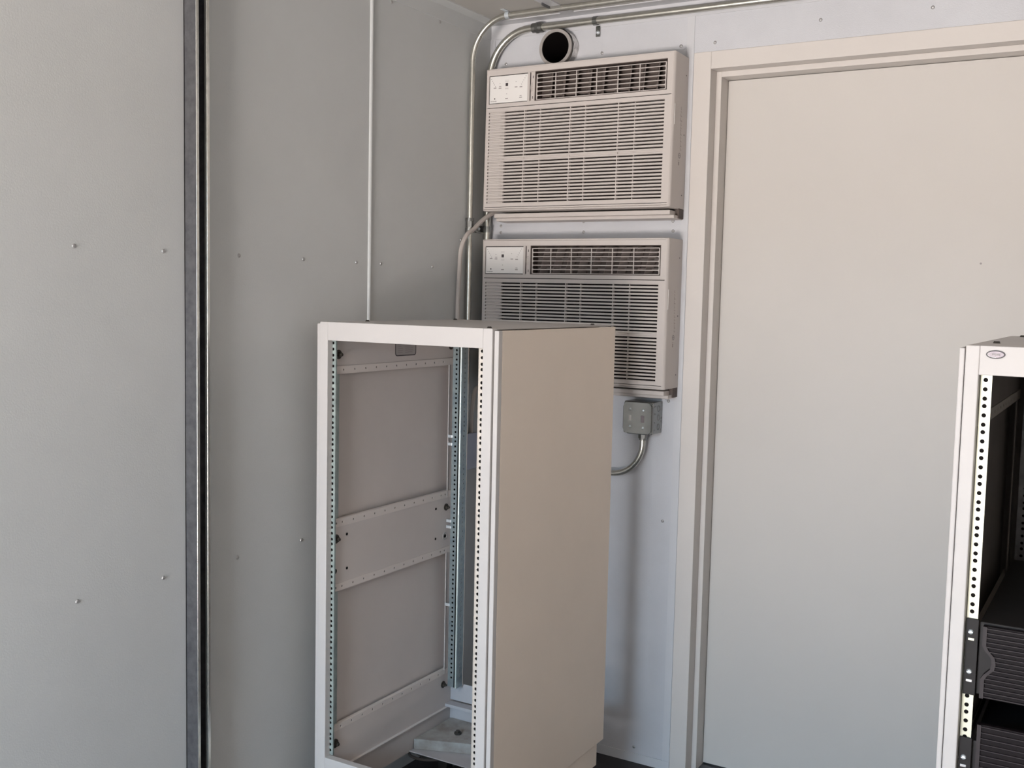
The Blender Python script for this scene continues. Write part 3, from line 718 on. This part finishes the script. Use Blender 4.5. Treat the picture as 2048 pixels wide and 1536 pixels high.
rackL = rack('empty cream equipment rack with open front, standing before the air conditioners', .094, .6221, -.963, .650, 1.4245, .256, 1.3765, .0262, 1.3690,
     m_rack, m_panel, m_inner, m_zinc, m_zinc_cream, .0125, True, True)
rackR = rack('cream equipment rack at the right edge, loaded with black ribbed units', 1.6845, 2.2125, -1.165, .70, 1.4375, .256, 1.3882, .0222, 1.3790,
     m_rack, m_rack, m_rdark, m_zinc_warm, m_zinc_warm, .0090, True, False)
# oval badge on the top bar of the right rack
bxc, bzc = 1.7312, 1.4236
def ell(a, c, k=32): return [(bxc+a*math.cos(2*PI*j/k), bzc+c*math.sin(2*PI*j/k)) for j in range(k)]
bd = obj('oval_badge', B().poly(ell(.0148, .0072), 'xz', -1.1668, -1.165), m_ink, rackR)
obj('badge_face', B().poly(ell(.0126, .0053), 'xz', -1.1673, -1.1666), m_badge, bd)
b = B().tube([(bxc+.0122*math.cos(a), -1.1675, bzc+.0050*math.sin(a)) for a in [PI*.78+PI*.75*k/10 for k in range(11)]], .0005, 6)
obj('badge_crescent', b, m_ctl, bd)
b = B(); rl = random.Random(2)
for k in range(5): b.box(bxc-.006+.0028*k, bxc-.0042+.0028*k, -1.1677, -1.1672, bzc-.0018, bzc+.0016)
obj('badge_letters', b, m_ink_grey, bd, kind='stuff')

# black units in the right rack
def unit(z_ear0, z_ear1, zb0, zb1, label, screws, slots, notch):
    yr = -1.145
    t = thing('rack_unit', label, 'rack unit', (1.9485, -1.0, z_ear0), 'black ribbed units in the right rack')
    xl = 1.7280; xr = 2.169
    for sgn, xa, xb in ((-1, 1.7085, xl+.0005), (1, xr-.0005, 2.1885)):
        e = obj('rack_ear', B().box(xa, xb, yr-.0045, yr-.0002, z_ear0, z_ear1, .0008), m_unit, t)
        if sgn < 0:
            for (x, z) in screws: put(screw_mesh('ear_screw', .0048, .004, m_screw_bright), 'ear_screw', (x, yr-.0045, z), (0, -1, 0), e)
            for (x, z, mm) in slots: obj('ear_slot', B().box(x-.005, x+.005, yr-.0052, yr-.004, z-.0022, z+.0022, .0005), mm, e)
    obj('chassis', B().box(xl+.002, xr-.002, yr-.002, -.62, z_ear0+.003, z_ear1-.003, .002), m_unit, t)
    bx0_, bx1_ = xl+.0085, xr-.0085
    yb0 = yr-.016
    # bezel outline with a concave finger notch on each side
    zc = (zb0+zb1)/2; nh = (zb1-zb0)*.235; P = []
    if notch:
        prof = [(0, zb0), (0, zc-nh*1.0), (.004, zc-nh*.75), (.0145, zc-nh*.35), (.0165, zc), (.0145, zc+nh*.35), (.004, zc+nh*.75), (0, zc+nh), (0, zb1)]
    else: prof = [(0, zb0), (0, zb1)]
    lp = [(bx0_+o, z) for o, z in prof]; rp_ = [(bx1_-o, z) for o, z in prof][::-1]
    obj('bezel', B().poly(lp+rp_, 'xz', yb0+.004, yr-.002), m_unit_bezel, t)
    edge = [(x, yb0+.003, z) for x, z in lp]
    obj('bezel_edge', B().poly([(x, z) for x, z in lp]+[(x+.0065, z) for x, z in lp[::-1]], 'xz', yb0, yb0+.006), m_rib, t)
    n = 15; pt = (zb1-zb0-.006)/n
    def off(z):
        if not notch: return 0
        for (o0, za), (o1, zb_) in zip(prof[:-1], prof[1:]):
            if za <= z <= zb_: return o0+(o1-o0)*((z-za)/(zb_-za+1e-9))
        return 0
    for k in range(n+1):
        z = zb0+.003+k*pt
        obj('bezel_rib', B().box(bx0_+.005+off(z), bx1_-.005-off(z), yb0+.0005, yb0+.006, z-.0007, z+.0007), m_rib, t)
    return t
unit(.8335, .9672, .8350, .9600, 'upper black ribbed rack unit held by two bright screws, in the right rack', [(1.7165, .9443), (1.7175, .8745)],
     [(1.7175, .9315, m_zinc_warm), (1.7178, .8585, m_screw)], True)
unit(.6235, .7568, .6300, .7880, 'lower black ribbed rack unit at the bottom right corner of the view', [(1.7165, .7215), (1.7165, .650)],
     [(1.7165, .706, m_screw)], False)

# cable coil on the floor under the left rack
rc = random.Random(8); pts = []
for k in range(90):
    a = k*.42; r = .07+.035*math.sin(k*.31)
    pts.append((.11+r*math.cos(a)*.9, -.40+r*math.sin(a), .012+.05*abs(math.sin(k*.17))+.0006*k))
tag(obj('cable_coil', B().tube(smoothpath(pts, 4), .0045, 8), m_cable_dark, smooth=True, loc=(.11, -.40, 0)),
    'dusty dark cable loosely coiled on the floor inside the cream rack base', 'cable')
